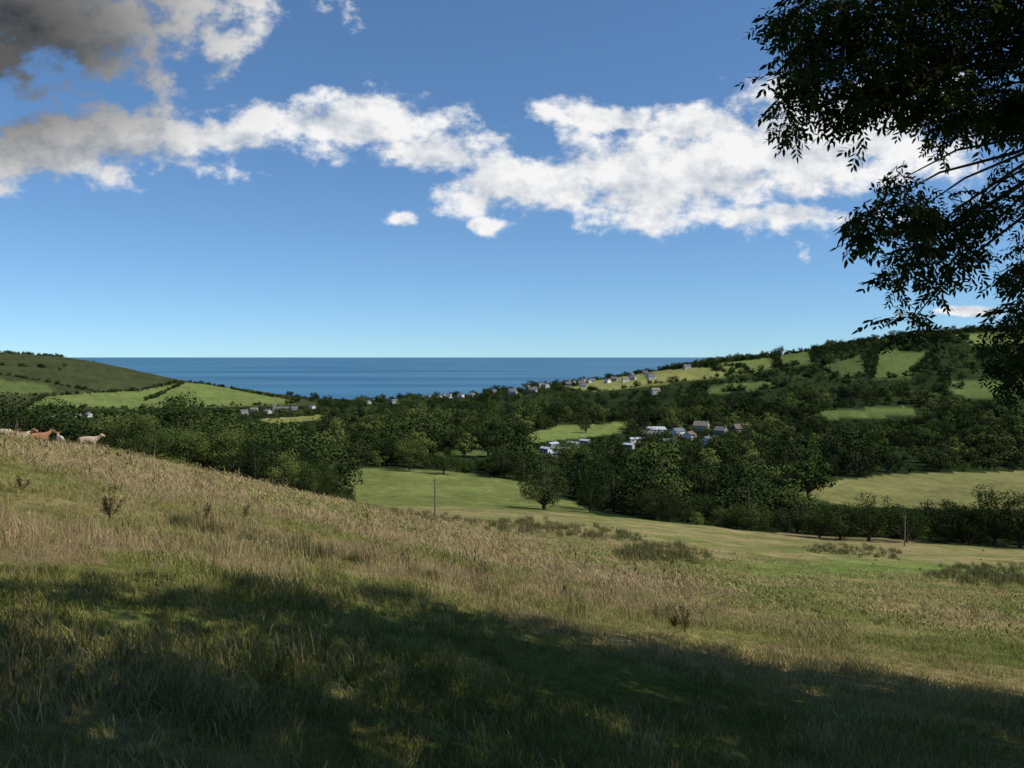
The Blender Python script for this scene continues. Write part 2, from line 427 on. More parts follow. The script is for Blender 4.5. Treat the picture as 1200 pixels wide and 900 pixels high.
def house(name, loc, rot, L, D, wh, rh, mw, mr, floors=2, chim=True):
    e = bpy.data.objects.new(name, None); link(e); e.location = loc; e.rotation_euler = (0, 0, rot)
    v = []; f = []
    box(v, f, -L/2, L/2, -D/2, D/2, -2.5, wh)
    b = len(v); v += [(-L/2,-D/2,wh+.001),(-L/2,D/2,wh+.001),(-L/2,0,wh+rh),(L/2,-D/2,wh+.001),(L/2,D/2,wh+.001),(L/2,0,wh+rh)]
    f += [(b,b+2,b+1),(b+3,b+4,b+5)]
    mesh_obj('walls', v, f, mw, e)
    k = .4; th = .22; s = rh/(D/2)
    v = []; f = []
    for sg in (-1, 1):
        b = len(v)
        for z in (.05, th):
            v += [(-L/2-k, sg*(D/2+k), wh-s*k+z), (L/2+k, sg*(D/2+k), wh-s*k+z), (L/2+k, 0, wh+rh+z), (-L/2-k, 0, wh+rh+z)]
        f += [(b,b+1,b+2,b+3),(b+4,b+5,b+6,b+7),(b,b+1,b+5,b+4),(b+1,b+2,b+6,b+5),(b+3,b,b+4,b+7)]
    mesh_obj('roof', v, f, mr, e)
    v = []; f = []
    nw = max(2, int(L/3))
    for fl in range(floors):
        z0 = .9+fl*2.6
        if z0+1.2 > wh: break
        for i in range(nw):
            x = -L/2+(i+.5)*L/nw
            for sg in (-1, 1):
                box(v, f, x-.5, x+.5, sg*D/2-.03, sg*D/2+.03, z0, z0+1.2)
    if v: mesh_obj('windows', v, f, M_glass, e)
    v = []; f = []; box(v, f, L*.07-.5, L*.07+.5, -D/2-.05, -D/2+.04, 0, 2.05)
    mesh_obj('door', v, f, M_tile, e)
    if chim:
        v = []; f = []; box(v, f, L/2-1.3, L/2-.4, -.45, .45, wh+rh*.3, wh+rh+1.1); box(v, f, L/2-1.05, L/2-.65, -.2, .2, wh+rh+1.1, wh+rh+1.5)
        mesh_obj('chimney', v, f, M_brick, e)
    return e
HS = []
def H(px, py, L=11, wh=4.8, rh=2.6, mw=M_cream, mr=M_slate, rot=None, ymin=450, nm='house', D=7.5, chim=True):
    HS.append((px, py, L, wh, rh, mw, mr, random.uniform(-1.2, 1.2) if rot is None else rot, ymin, nm, D, chim))
H(768,508,15,3.4,2,M_white,M_shed,.2,nm='white_shed',D=10,chim=False); H(794,511,10,4.,2.4,M_white,M_slate,.6)
H(822,505,12,4.6,3.4,M_cream,M_thatch,-.5); H(808,515,9,3.6,2.4,M_white,M_tile,.9); H(845,510,9,4.,2.8,M_stone,M_slate,-.7)
H(868,508,13,4.2,3.4,M_stone,M_tile,.3); H(745,519,9,2.8,1.,M_white,M_shed,.3,nm='mobile_home',D=4,chim=False)
H(736,526,8,2.7,.9,M_cream,M_shed,-.6,nm='mobile_home',D=3.5,chim=False)
for p, q in ((648,525),(661,531),(672,524),(653,537),(640,531),(686,521)):
    H(p,q,8,2.7,.8,random.choice([M_white,M_cream]),M_shed,random.uniform(-1.2,1.2),nm='mobile_home',D=3.5,chim=False)
H(784,525,8.5,4.,2.4,M_white,M_slate); H(828,522,8.5,4.,2.4,M_white,M_slate); H(756,514,8,3.6,2.2,M_cream,M_thatch)
for p, q in ((768,462),): H(p,q,10,4.6,2.6,M_cream,M_thatch,ymin=700)
for i in range(62):
    p = random.uniform(495, 765); q = np.interp(p, [490,600,700,770],[467,458,450,441])+random.gauss(.5, 3)
    H(p,q,random.uniform(6,10),random.uniform(3.,4.5),2.5,random.choice([M_cream,M_stone,M_white,M_white]),random.choice([M_slate,M_slate,M_slate,M_thatch,M_tile]),ymin=800)
for p, q in ((432,474),(462,473),(805,433)): H(p,q,10,4.5,2.6,M_cream,M_slate,ymin=900)
for p, q in ((62,491),(76,490),(90,491),(104,489),(286,486),(298,483),(314,485),(345,482),(366,480)):
    H(p,q,10,4.,2.8,random.choice([M_white,M_cream]),random.choice([M_slate,M_thatch]),ymin=800)
hpos = []
clear = []
for (px,py,L,wh,rh,mw,mr,rot,ymin,nm,D,ch) in HS:
    x, y, z = hit(px, py, ymin)
    if any((x-a)**2+(y-b)**2 < 13**2 for a, b in hpos): continue
    hpos.append((x, y))
    house(nm, (x, y, z), rot, L, D, wh, rh, mw, mr, 2 if wh > 4 else 1, ch)
    ppx, ppy = proj(x, y, z+wh*(.5 if ymin == 450 else .7))
    w = L*F/y*.45
    clear.append(([(ppx-w,ppy),(ppx+w,ppy),(ppx+w,ppy-8),(ppx-w,ppy-8)], y-4))
x, y, z = hit(323, 484, 900)
ch = house('church', (x+10, y, z), .2, 18, 8, 5, 4, M_stone, M_slate, 1, False)
v = []; f = []; box(v, f, -13.5, -9.1, -2.5, 2.5, -2, 14)
for cx in (-13.2,-11.9,-10.7,-9.5):
    for cy in (-2.3,-.1,2.1): box(v, f, cx-.3, cx+.3, cy-.2, cy+.2, 14.003, 14.8)
mesh_obj('tower', v, f, M_stone, ch)
hpos.append((x, y))

for poly, a, b, fc in FIELDS:
    cx = sum(p[0] for p in poly)/len(poly); cy = sum(p[1] for p in poly)/len(poly)
    if 0 < cx < 1250:
        clear.append((poly, hit(cx, cy, a)[1]))

# ---------------------------------------------------------------- woodland scatter
cand = []
for (y0, y1, cell) in ((188, 420, 8.8), (420, 900, 10.3), (900, 2350, 13)):
    for yy in np.arange(y0, y1, cell):
        xs = np.arange(-.78*yy, .78*yy, cell)
        cand.append(np.stack([xs+rng.uniform(-.9, .9, len(xs))*cell, yy+rng.uniform(-.9, .9, len(xs))*cell], 1))
cand = np.concatenate(cand)
cx, cy = cand[:, 0], cand[:, 1]; cz = height(cx, cy)
ppx, ppy = proj(cx, cy, cz)
keep = (cz > 2.5) & ~near_field(cx, cy)
infield = np.zeros(len(cx), bool)
for poly, a, b, fc in FIELDS: infield |= inpoly(ppx, ppy, poly) & (cy > a) & (cy < b)
keep &= ~(infield & (rng.random(len(cx)) > .004))
dens = vnoise(cx, cy, 45, 3)
keep &= (dens > -.26) | (rng.random(len(cx)) < .3)
vill = (cy > 850) & (ppx > 380) & (ppx < 800)
keep &= ~(vill & (rng.random(len(cx)) < .35))
for hx, hy in hpos: keep &= (cx-hx)**2+(cy-hy)**2 > 8.**2
cx, cy, cz, dens = cx[keep], cy[keep], cz[keep], dens[keep]
n = len(cx)
kind = rng.choice(10, n, p=[.16,.14,.10,.13,.09,.07,.04,.07,.12,.08])
pt = vnoise(cx+900, cy, 70, 2); kind = np.where((pt > .35) & (rng.random(n) < .5), 2, kind); kind = np.where((pt < -.2) & (rng.random(n) < .6), 8, kind)
ht = rng.uniform(6, 15.5, n)*(1+.35*dens)
u_ = rng.random(n)
ht = np.where(u_ < .45, ht*.42, ht)
ht = np.where(u_ > .88, ht*1.4, ht)
ht = np.where(cy > 900, ht*.75, ht)
wd = rng.uniform(.85, 1.4, n)
W = np.array(TW)[kind]*ht/10*wd
ok = np.ones(n, bool)
for it in range(5):
    bad = np.zeros(n, bool)
    for poly, yr in clear:
        for fx, fz in ((0, .98), (0, .75), (-.4, .6), (.4, .6), (0, .4)):
            a, b = proj(cx+fx*W, cy, cz+ht*fz)
            bad |= inpoly(a, b, poly) & (cy < yr)
    bad &= ok
    if it < 4: ht = np.where(bad, ht*.68, ht); W = np.where(bad, W*.75, W)
    else: ok &= ~bad
ok &= ht > 1.5
sel = ok
pos = np.stack([cx, cy, cz-.3], 1)[sel]
rot = np.stack([np.zeros(n), np.zeros(n), rng.uniform(0, 6.28, n)], 1)[sel]
sc = np.stack([W/np.array(TW)[kind], W/np.array(TW)[kind]*rng.uniform(.8,1.2,n), ht/10], 1)[sel]
scatter('distant_woodland', trees, pos, rot, sc, kind[sel])

def single_tree(name, px, base, top, ymin, kind, wf=1.0, ydist=None):
    if ydist:
        u, s = ray(px, base); y = ydist; x = u*y; z = float(height(x, y))
    else: x, y, z = hit(px, base, ymin)
    u, s = ray(px, top); h = max(1.0, EYE+s*y-z)
    ob = bpy.data.objects.new(name, FINE[kind].data); link(ob)
    ob.location = (x, y, z-.15); ob.scale = (h/10*wf, h/10*wf, h/10); ob.rotation_euler = (0, 0, random.uniform(0, 6))
    return ob
for a in ((638,597,540,3,1.25),(718,600,530,0,1.15),(692,601,560,0,1.0),(762,604,560,1,1.1),(480,552,514,1,1.1),(520,556,522,0,1.1),(1018,634,574,0,1.1),(1108,637,575,3,1.2),(1165,640,566,2,1.1),(1062,636,590,1,1.2),(590,560,516,3,1.2),(850,590,545,0,1.2),(930,575,535,2,1.2),(672,560,514,1,1.2),
          (985,633,585,3,1.1),(960,630,592,1,1.2),(880,622,584,0,1.2),(810,612,580,3,1.2),(1135,639,598,1,1.1),(1195,642,578,0,1.1),(1235,644,570,3,1.2)):
    single_tree('oak_tree', a[0], a[1], a[2], 170, a[3], a[4])
for a in ((208,0,453,135,2,1.05),(165,0,478,125,2,1.),(18,0,446,125,3,1.3),(48,0,464,135,1,1.),(255,0,474,150,0,1.2),(292,0,490,135,1,1.2),(130,0,474,170,2,1.1),(325,0,486,165,0,1.3),(355,0,515,150,3,1.3),(278,0,505,118,2,1.2),(318,0,525,116,3,1.3),(345,0,540,114,0,1.3),(235,0,500,116,0,1.2)):
    single_tree('sycamore_tree', a[0], 500, a[2], 100, a[4], a[5], ydist=a[3])
hp, hr, hs, hk = [], [], [], []
np_, nr2, ns2, nk = [], [], [], []
def hedge(px, top, ydist, k):
    u, s = ray(px, top); y = ydist; x = u*y; z = float(height(x, y)); h = max(1.5, EYE+s*y-z)
    np_.append((x, y, z-.3)); nr2.append((0, 0, random.uniform(0, 6))); w = max(h/10*random.uniform(.85, 1.25), .28)
    ns2.append((w, w, h/10)); nk.append(k)
for i in range(150):
    px = random.uniform(95, 408); lim = np.interp(px, [95,130,200,250,300,350,385,410], [505,496,484,488,500,522,550,576])
    yd = random.uniform(108, 180)
    top = lim+random.uniform(-4, 26)+(max(0, 125-yd))*.35
    hedge(px, top, yd, random.choice([0,1,2,3,4,5,4,3]))
for i in range(85):
    px = random.uniform(700, 1260)
    base = np.interp(px, [700,900,1200,1260], [603,626,641,644])
    x, y, z = hit(px, base-random.uniform(1, 9), 150)
    top = base-10-38*random.random()**1.6
    hedge(px, top, max(y, 196), random.choice([0,1,5,2,3,4,4]))
for i in range(22):
    px = random.uniform(0, 110); hedge(px, random.uniform(490, 512), random.uniform(125, 180), random.choice([5,4,3]))
scatter('hedgerow_thicket', near_c, np_, nr2, ns2, nk)
LINES = [f[0]+[f[0][0]] for f in FIELDS if f[1] >= 600 and f[0][0][0] > 0]
LINES += [[(0,440),(20,442),(60,449),(120,460),(165,458)],[(0,461),(45,464)],[(0,428),(60,432)],[(1,414),(40,415),(80,418)],[(1,413),(40,414),(76,417)],[(0,478),(120,478)],[(215,450),(170,470)],
          [(905,430),(960,447),(1000,450)],[(1090,414),(1110,450)],[(868,430),(900,448)]]
for ln in LINES:
    for (x1, y1), (x2, y2) in zip(ln[:-1], ln[1:]):
        if max(x1, x2) > 1250: continue
        a = hit(x1, y1, 900 if x1 > 400 else 1150); b = hit(x2, y2, 900 if x2 > 400 else 1150)
        dist = math.hypot(a[0]-b[0], a[1]-b[1])
        if dist > 900: continue
        for i in range(int(dist/4)+1):
            t = random.random(); x = a[0]+(b[0]-a[0])*t+random.gauss(0, 1.2); y = a[1]+(b[1]-a[1])*t+random.gauss(0, 1.2)
            h = random.choice([.25,.3,.35,.45,.6,.9]); hp.append((x, y, float(height(x, y))-.3)); hr.append((0,0,random.uniform(0,6))); hs.append((h*1.1,h*1.1,h)); hk.append(random.choice([0,3,3,5,7,8]))
scatter('hedgerow', trees, hp, hr, hs, hk)

# ---------------------------------------------------------------- grass
def tuft(name, mats, seed, nb, R_, h0, h1, wid, lean=.5, seedhead=False):
    rs = random.Random(seed); V = []; Fc = []; MI = []
    for i in range(nb):
        a = rs.uniform(0, 6.283); r = R_*math.sqrt(rs.random()); x, y = r*math.cos(a), r*math.sin(a)
        h = rs.uniform(h0, h1); la = rs.uniform(0, 6.283); ln = lean*h*rs.uniform(.2, 1)
        dx, dy = math.cos(la)*ln, math.sin(la)*ln; w = wid*rs.uniform(.7, 1.3)
        wa = rs.uniform(0, 3.14); wx, wy = math.cos(wa)*w/2, math.sin(wa)*w/2
        b = len(V)
        V += [(x-wx,y-wy,-.03),(x+wx,y+wy,-.03),(x+dx*.35+wx*.8,y+dy*.35+wy*.8,h*.55),(x+dx*.35-wx*.8,y+dy*.35-wy*.8,h*.55),(x+dx,y+dy,h)]
        Fc += [(b,b+1,b+2,b+3),(b+3,b+2,b+4)]; mi = 1 if rs.random() < .3 else 0; MI += [mi, mi]
        if seedhead and rs.random() < .4:
            b = len(V); tx, ty = x+dx, y+dy
            V += [(tx-wx*2-.003,ty-wy*2,h*.93),(tx,ty,h*.82),(tx+wx*2+.003,ty+wy*2,h*.93),(tx+dx*.12,ty+dy*.12,h*1.1)]
            Fc += [(b,b+1,b+2,b+3)]; MI += [1]
    ob = mesh_obj(name, V, Fc, mats, do_link=False); ob.data.polygons.foreach_set('material_index', MI)
    return ob
gk = proto_coll('grass_kinds')
specs = [('a',[M_gg,M_gy],70,.26,.03,.07,.008,1.5,False),('b',[M_gg,M_gy],60,.28,.03,.09,.008,1.5,False),('c',[M_gg,M_gg],55,.26,.04,.11,.009,1.3,False),
         ('d',[M_gy,M_gg],60,.28,.03,.11,.006,1.4,False),('e',[M_gy,M_gs],34,.28,.07,.18,.005,.8,True),('f',[M_gs,M_gy],30,.30,.12,.28,.005,.6,True),
         ('g',[M_rush,M_gy],90,.30,.3,.75,.010,.35,False),('h',[M_gs,M_dock],40,.24,.2,.42,.007,.35,True),
         ('i',[M_gg,M_gy],26,.36,.02,.06,.016,1.8,False),('j',[M_gy,M_gg],26,.36,.02,.07,.014,1.8,False),('k',[M_gs,M_gy],24,.36,.05,.17,.009,1.,False)]
for i, s in enumerate(specs):
    gk.objects.link(tuft(s[0]+'_tuft', s[1], 50+i, s[2], s[3], s[4], s[5], s[6], s[7], s[8]))
Rs = []
edges = np.exp(np.linspace(math.log(1.6), math.log(110), 60))
for r0, r1 in zip(edges[:-1], edges[1:]):
    rm = (r0+r1)/2; dn = min(36, 36*(9/rm)**1.45)
    n = int(dn*(r1*r1-r0*r0)*.5*math.radians(82))
    r = np.sqrt(rng.uniform(r0*r0, r1*r1, n)); t = rng.uniform(-math.radians(41), math.radians(41), n)
    Rs.append(np.stack([r*np.sin(t), r*np.cos(t)], 1))
P = np.concatenate(Rs); P = P[near_field(P[:, 0], P[:, 1])]
gx, gy = P[:, 0], P[:, 1]; gz = height(gx, gy); r = np.hypot(gx, gy)
stv = straw_mask(gx, gy, gz)
q = rng.random(len(gx)); nn = vnoise(gx, gy, 2.2, 3); nb = vnoise(gx+300, gy, 7, 4)
st = stv > .3
k = np.where(q < .35, 0, np.where(q < .6, 1, np.where(q < .8, 2, 3)))
dry = nn*.9+nb*1.3
k = np.where((dry > -.08) & (q > .35), 3, k)
k = np.where((dry > .32) & (q > .7), 4, k)
k = np.where(st & (q > .06) & (q < .38), 3, k); k = np.where(st & (q >= .38), 4, k); k = np.where(st & (q > .64), 5, k); k = np.where(st & (q > .982), 7, k)
k = np.where(~st & (q > .988), 5, k)
farm = r > 30
k = np.where(farm & (k <= 2), 8, k); k = np.where(farm & (k == 3), 9, k); k = np.where(farm & ((k == 4) | (k == 5)), 10, k)
s = (1+.4*np.clip((r-12)/30, 0, 1.4))*rng.uniform(.6, 1.3, len(gx))*np.clip(1+.8*nn, .45, 1.7)
hw = np.clip(r/20, 1, 2.)
s3 = np.stack([s*hw, s*hw, s], 1)
tilt = rng.normal(0, .12, (len(gx), 2))
rot = np.stack([tilt[:, 0], tilt[:, 1], rng.uniform(0, 6.28, len(gx))], 1)
drop = farm & (k != 10) & (rng.random(len(gx)) < .45)
scatter('meadow_grass', gk, np.stack([gx, gy, gz], 1)[~drop], rot[~drop], s3[~drop], k[~drop])
rp = []
for poly, cnt in (([(720,648),(760,640),(800,640),(835,655),(820,662),(760,660),(730,655)],150),([(1085,678),(1100,664),(1180,662),(1260,668),(1260,686),(1150,686)],220),
                  ([(560,612),(620,609),(700,620),(760,628),(730,635),(650,628),(570,620)],220),([(940,640),(1000,640),(1062,650),(1050,655),(960,648)],100),
                  ([(440,600),(500,602),(560,614),(500,612)],60)):
    xs = [p[0] for p in poly]; ys = [p[1] for p in poly]; c = 0
    while c < cnt:
        a = random.uniform(min(xs), max(xs)); b = random.uniform(min(ys), max(ys))
        if inpoly(np.array([a]), np.array([b]), poly)[0]:
            rp.append(hit(a+random.gauss(0,8), b+random.gauss(0,1.5), 30)); c += 1
n0 = len(rp)
for a, b in ((660,700),(668,697),(525,668),(530,664),(905,690),(700,668),(860,672),(1010,700),(365,660),(895,668),(1120,705),(40,640),(60,636),(270,610),(300,618),(345,668),(590,648),(450,640),(240,618),(720,700)):
    rp.append(hit(a, b, 8))
for i in range(200):
    rp.append(hit(random.uniform(200, 1190), random.uniform(622, 735), 18))
rp = np.array(rp); nr = len(rp)
rs_ = rng.uniform(.6, 1.5, nr); rs_[n0:] *= rng.uniform(.25, .55, nr-n0)
scatter('rush_patch', gk, rp, np.stack([np.zeros(nr), np.zeros(nr), rng.uniform(0, 6, nr)], 1), np.stack([rs_*1.3, rs_*1.3, rs_], 1), np.where(rng.random(nr) < .85, 6, 7))

def dock(px, py, h, seed):
    x, y, z = hit(px, py, 5); rs = random.Random(seed); V = []; Fc = []
    for s in range(rs.randint(4, 7)):
        a = rs.uniform(0, 6.28); l = rs.uniform(.1, .45)*h; hh = h*rs.uniform(.6, 1)
        top = (math.cos(a)*l, math.sin(a)*l, hh)
        tube(V, Fc, [(0,0,-.05),(top[0]*.3,top[1]*.3,hh*.4),top], [.008,.006,.003], 4)
        for k in range(90):
            t = rs.uniform(.3, 1); c = (top[0]*t, top[1]*t, hh*t); rr_ = .038*(1.2-t)+.01
            p = Vector(c)+Vector((rs.gauss(0,rr_),rs.gauss(0,rr_),rs.gauss(0,.02)))
            b = len(V); q = .014
            d1 = Vector((rs.gauss(0,1),rs.gauss(0,1),rs.gauss(0,1))).normalized()*q; d2 = Vector((rs.gauss(0,1),rs.gauss(0,1),rs.gauss(0,1))).normalized()*q
            V += [p-d1, p+d2, p+d1, p-d2]; Fc.append((b,b+1,b+2,b+3))
    ob = mesh_obj('dock_plant', V, Fc, M_dock); ob.location = (x, y, z)
for i, (a, b, h) in enumerate(((128,612,.7),(240,614,.5),(285,610,.45),(803,742,.65),(792,738,.35),(660,700,.35),(25,578,.5),(528,668,.35))): dock(a, b, h, i)

M_wood = simple('weathered_wood', (.16,.13,.10), .9, .3, 8, .4)
def pole(px, base, top, name='utility_pole', arm=True):
    x, y, z = hit(px, base, 120); u, s = ray(px, top); h = EYE+s*y-z
    V = []; Fc = []; tube(V, Fc, [(0,0,-1),(0,0,h*.5),(0,0,h)], [.15,.13,.10], 10)
    b = len(V)-10; Fc.append(tuple(range(b, b+10)))
    if arm:
        box(V, Fc, -.35, .35, .11, .19, h-.5, h-.40)
        for xx in (-.3, .3): tube(V, Fc, [(xx,.15,h-.40),(xx,.15,h-.3),(xx,.15,h-.22)], [.03,.05,.03], 8)
    ob = mesh_obj(name, V, Fc, M_wood); ob.location = (x, y, z)
pole(510, 608, 560); pole(1060, 640, 604)

# ---------------------------------------------------------------- cattle
M_cream_fur = simple('cream_coat', (.42,.32,.21), .8, .12, 2); M_tan = simple('tan_coat', (.24,.11,.05), .8, .2, 2)
M_pied = simple('brown_and_white_coat', (.48,.41,.32), .8, .1, 1.6, col2=(.22,.10,.045))
def cow(px, ydist, mat, face, graze=False, dz=0):
    u, s = ray(px, 510); y = ydist; x = u*y; z = float(height(x, y))
    pts = []; ed = []; rad = []
    def add(p, r, par=None):
        pts.append(p); rad.append(r)
        if par is not None: ed.append((par, len(pts)-1))
        return len(pts)-1
    c = add((0,0,1.05), (.34,.36)); p1 = add((-.5,0,1.10), (.32,.32), c); p2 = add((-.85,0,1.14), (.25,.24), p1)
    s1 = add((.5,0,1.06), (.31,.36), c); s2 = add((.82,0,1.14), (.2,.27), s1)
    if graze: n1_ = add((1.12,0,.95), (.14,.18), s2); h1 = add((1.35,0,.6), (.13,.14), n1_); h2 = add((1.5,0,.3), (.08,.09), h1)
    else: n1_ = add((1.14,0,1.36), (.14,.18), s2); h1 = add((1.36,0,1.56), (.13,.14), n1_); h2 = add((1.72,0,1.38), (.08,.09), h1)
    for sy in (-1, 1):
        a = add((.62,sy*.2,.75), (.14,.15), s1); b = add((.62,sy*.2,.42), (.08,.08), a); d = add((.63,sy*.2,.08), (.05,.05), b); add((.67,sy*.2,.0), (.065,.06), d)
        a = add((-.7,sy*.2,.82), (.17,.16), p1); b = add((-.82,sy*.2,.48), (.08,.08), a); d = add((-.75,sy*.2,.08), (.05,.05), b); add((-.71,sy*.2,.0), (.065,.06), d)
        e = add((pts[h1][0]-.04, sy*.18, pts[h1][2]+.08), (.04,.05), h1); add((pts[e][0]-.04, sy*.34, pts[e][2]-.0), (.03,.05), e)
    t = add((-1.08,0,1.2), (.05,.05), p2); t2 = add((-1.16,0,.8), (.03,.03), t); add((-1.16,0,.45), (.05,.05), t2)
    me = bpy.data.meshes.new('cow'); me.from_pydata(pts, ed, []); me.materials.append(mat)
    ob = link(bpy.data.objects.new('cow', me)); ob.location = (x, y, z+dz); ob.rotation_euler = (0, 0, face)
    sk = ob.modifiers.new('skin', 'SKIN')
    for i, v in enumerate(me.skin_vertices[0].data): v.radius = rad[i]; v.use_root = (i == 0)
    sb = ob.modifiers.new('sub', 'SUBSURF'); sb.levels = 2; sb.render_levels = 2
cow(2, 78, M_cream_fur, 3.0); cow(22, 82, M_pied, .2); cow(45, 84, M_tan, 1.0); cow(70, 90, M_pied, 2.2); cow(104, 92, M_cream_fur, .1)

# ---------------------------------------------------------------- sun
ELEV = math.radians(50); AZ = math.atan2(.74, -.30)
S = Vector((math.sin(AZ)*math.cos(ELEV), math.cos(AZ)*math.cos(ELEV), math.sin(ELEV)))
sl = bpy.data.lights.new('sun', 'SUN'); sl.energy = 5.0; sl.angle = math.radians(.5); sl.color = (1, .95, .86)
so = link(bpy.data.objects.new('sun', sl)); so.rotation_euler = S.to_track_quat('Z', 'Y').to_euler()

# ---------------------------------------------------------------- overhanging ash tree
def spray(name, seed, nleaf=7, L=.5, big=1.0, stems=True):
    rs = random.Random(seed); V = []; Fc = []; MI = []
    if stems: tube(V, Fc, [(0,0,0),(L*.5,0,.02),(L,0,-.06)], [.006,.004,.002], 3); MI += [0]*len(Fc)
    for i in range(nleaf):
        t = .25+.75*i/(nleaf-1); o_ = Vector((L*t, 0, 0)); side = 1 if i % 2 else -1
        yaw = side*rs.uniform(.5, 1.2) if i < nleaf-1 else 0
        d = Vector((math.cos(yaw), math.sin(yaw), rs.uniform(-.8, .1))).normalized(); ll = rs.uniform(.2, .3)
        sd = d.cross(Vector((0,0,1))).normalized()
        for j in range(7):
            if j == 6: c = o_+d*ll; dd = d
            else:
                c = o_+d*ll*(.3+.27*(j//2)); dd = (d*.6+sd*(1 if j % 2 else -1)*.8+Vector((0,0,rs.uniform(-.6,.1)))).normalized()
            le = rs.uniform(.09, .135)*big; w = le*.36
            wv = dd.cross(Vector((rs.gauss(0,.6), rs.gauss(0,.6), 1))).normalized()*w/2
            b = len(V); V += [c, c+dd*le*.35+wv, c+dd*le*.7+wv*.7, c+dd*le, c+dd*le*.7-wv*.7, c+dd*le*.35-wv]; Fc.append((b,b+1,b+2,b+3,b+4,b+5)); MI.append(1)
    ob = mesh_obj(name, V, Fc, [M_bark, M_ash], do_link=False); ob.data.polygons.foreach_set('material_index', MI)
    return ob
sk_ = proto_coll('ash_sprays')
for i in range(4): sk_.objects.link(spray('abcd'[i]+'_spray', 70+i, 6+i % 3, .42+.05*i))
for i in range(2): sk_.objects.link(spray('ef'[i]+'_spray', 80+i, 5, .5, 1.25, False))
ash = link(bpy.data.objects.new('ash_tree', None))
TR = Vector((13.5, 1.5, 0)); TR.z = float(height(13.5, 1.5))
pos = []; rots = []; scs = []; ids = []
bv = []; bf = []
tube(bv, bf, [TR-Vector((0,0,1)), TR, TR+Vector((-.1,.1,2.5)), TR+Vector((-.5,.2,6)), TR+Vector((-.6,0,11)), TR+Vector((-1,0,16))], [.75,.55,.45,.38,.25,.08], 12)
ex = [-12,-7,-4.7,-3.9,-2.3,1.4,6.3,9,15]; ey = [2,6,8,9.8,12.9,14.4,15.7,14.5,10]
cnt = 0
while cnt < 3300:  # unseen part of the crown, shaped sunward from the wanted foreground shadow
    x = random.uniform(-10, 13); y = random.uniform(-5, 16)
    if y > np.interp(x, ex, ey)+random.gauss(0, .3): continue
    nz = float(vnoise(x, y, 2.2, 2))
    hole = -.1 if x > -1 else .25
    if nz < -.62+hole: continue
    if x < -1.2 and 4.6 < y < np.interp(x, ex, ey)-1.7 and nz < .12: continue
    P = Vector((x, y, float(height(x, y))))
    t = random.uniform(8.5, 19)
    bad = True
    for _ in range(14):
        c = P+S*t
        a, b = proj(c.x, c.y, c.z)
        if c.y > -.6 and a < 1320 and b > -260: t += 1.5
        else: bad = False; break
    if bad or c.z < 91.5: continue
    pos.append(c); rots.append((random.gauss(0,.4), random.gauss(.2,.4), random.uniform(0,6.28))); q = random.uniform(1.7, 2.5); scs.append((q,q,q)); ids.append(random.choice([4,5])); cnt += 1
def inview(*ps):
    for a_, b_ in zip(ps[:-1], ps[1:]):
        for i in range(9):
            p = a_.lerp(b_, i/8)
            if p.y > .2:
                a, b = proj(p.x, p.y, p.z)
                if -60 < a < 1240 and b > -60: return True
    return False
crown = random.sample(pos, 110)
hubs = [Vector(c) for c in random.sample(pos, 18)]
for h in hubs:
    s0 = TR+Vector((-.3, .1, random.uniform(4, 9))); mid = (s0+h)/2+Vector((0,0,.8))
    if not inview(s0, mid, h): tube(bv, bf, [s0, mid, h], [.2,.12,.04], 6)
for c in crown:
    h = min(hubs, key=lambda q: (q-c).length); mid = (h+c)/2+Vector((0,0,.2))
    if not inview(h, mid, c): tube(bv, bf, [h, mid, c], [.045,.025,.008], 4)
def W_(px, py, Y):
    u, s = ray(px, py); return Vector((u*Y, Y, EYE+s*Y))
root = W_(1420, 60, 9.5)
tube(bv, bf, [TR+Vector((-.3,.1,5)), (TR+Vector((-.3,.1,6))+root)/2+Vector((0,.6,.3)), root], [.22,.16,.1], 8)
blobs = [(1140,15,100,55,120,8.5),(1020,10,90,38,64,8),(950,25,42,30,26,7.6),(935,85,30,25,14,7.5),(985,75,55,40,44,7.8),(925,132,20,18,6,7.4),(1060,80,60,45,54,8),(1145,95,70,50,70,8.4),(1005,118,35,22,14,7.7),
         (1190,130,36,34,26,8.8),(1105,132,45,24,15,8.2),
         (1060,208,36,14,8,8),(1018,248,30,24,14,7.8),(1070,250,42,26,22,8),(1130,250,40,30,22,8.2),(1190,235,36,30,12,8.6),(1105,292,38,22,13,8),(1062,295,26,18,7,7.9),(1052,328,16,12,3,7.8),(1095,325,16,16,3,7.9),(1070,374,18,14,6,7.8),(1165,190,30,12,3,8.4),
         (1197,310,22,34,13,9.6),(1188,385,30,30,16,9.6),(1180,425,28,22,12,9.6),(1230,360,50,90,44,9.8)]
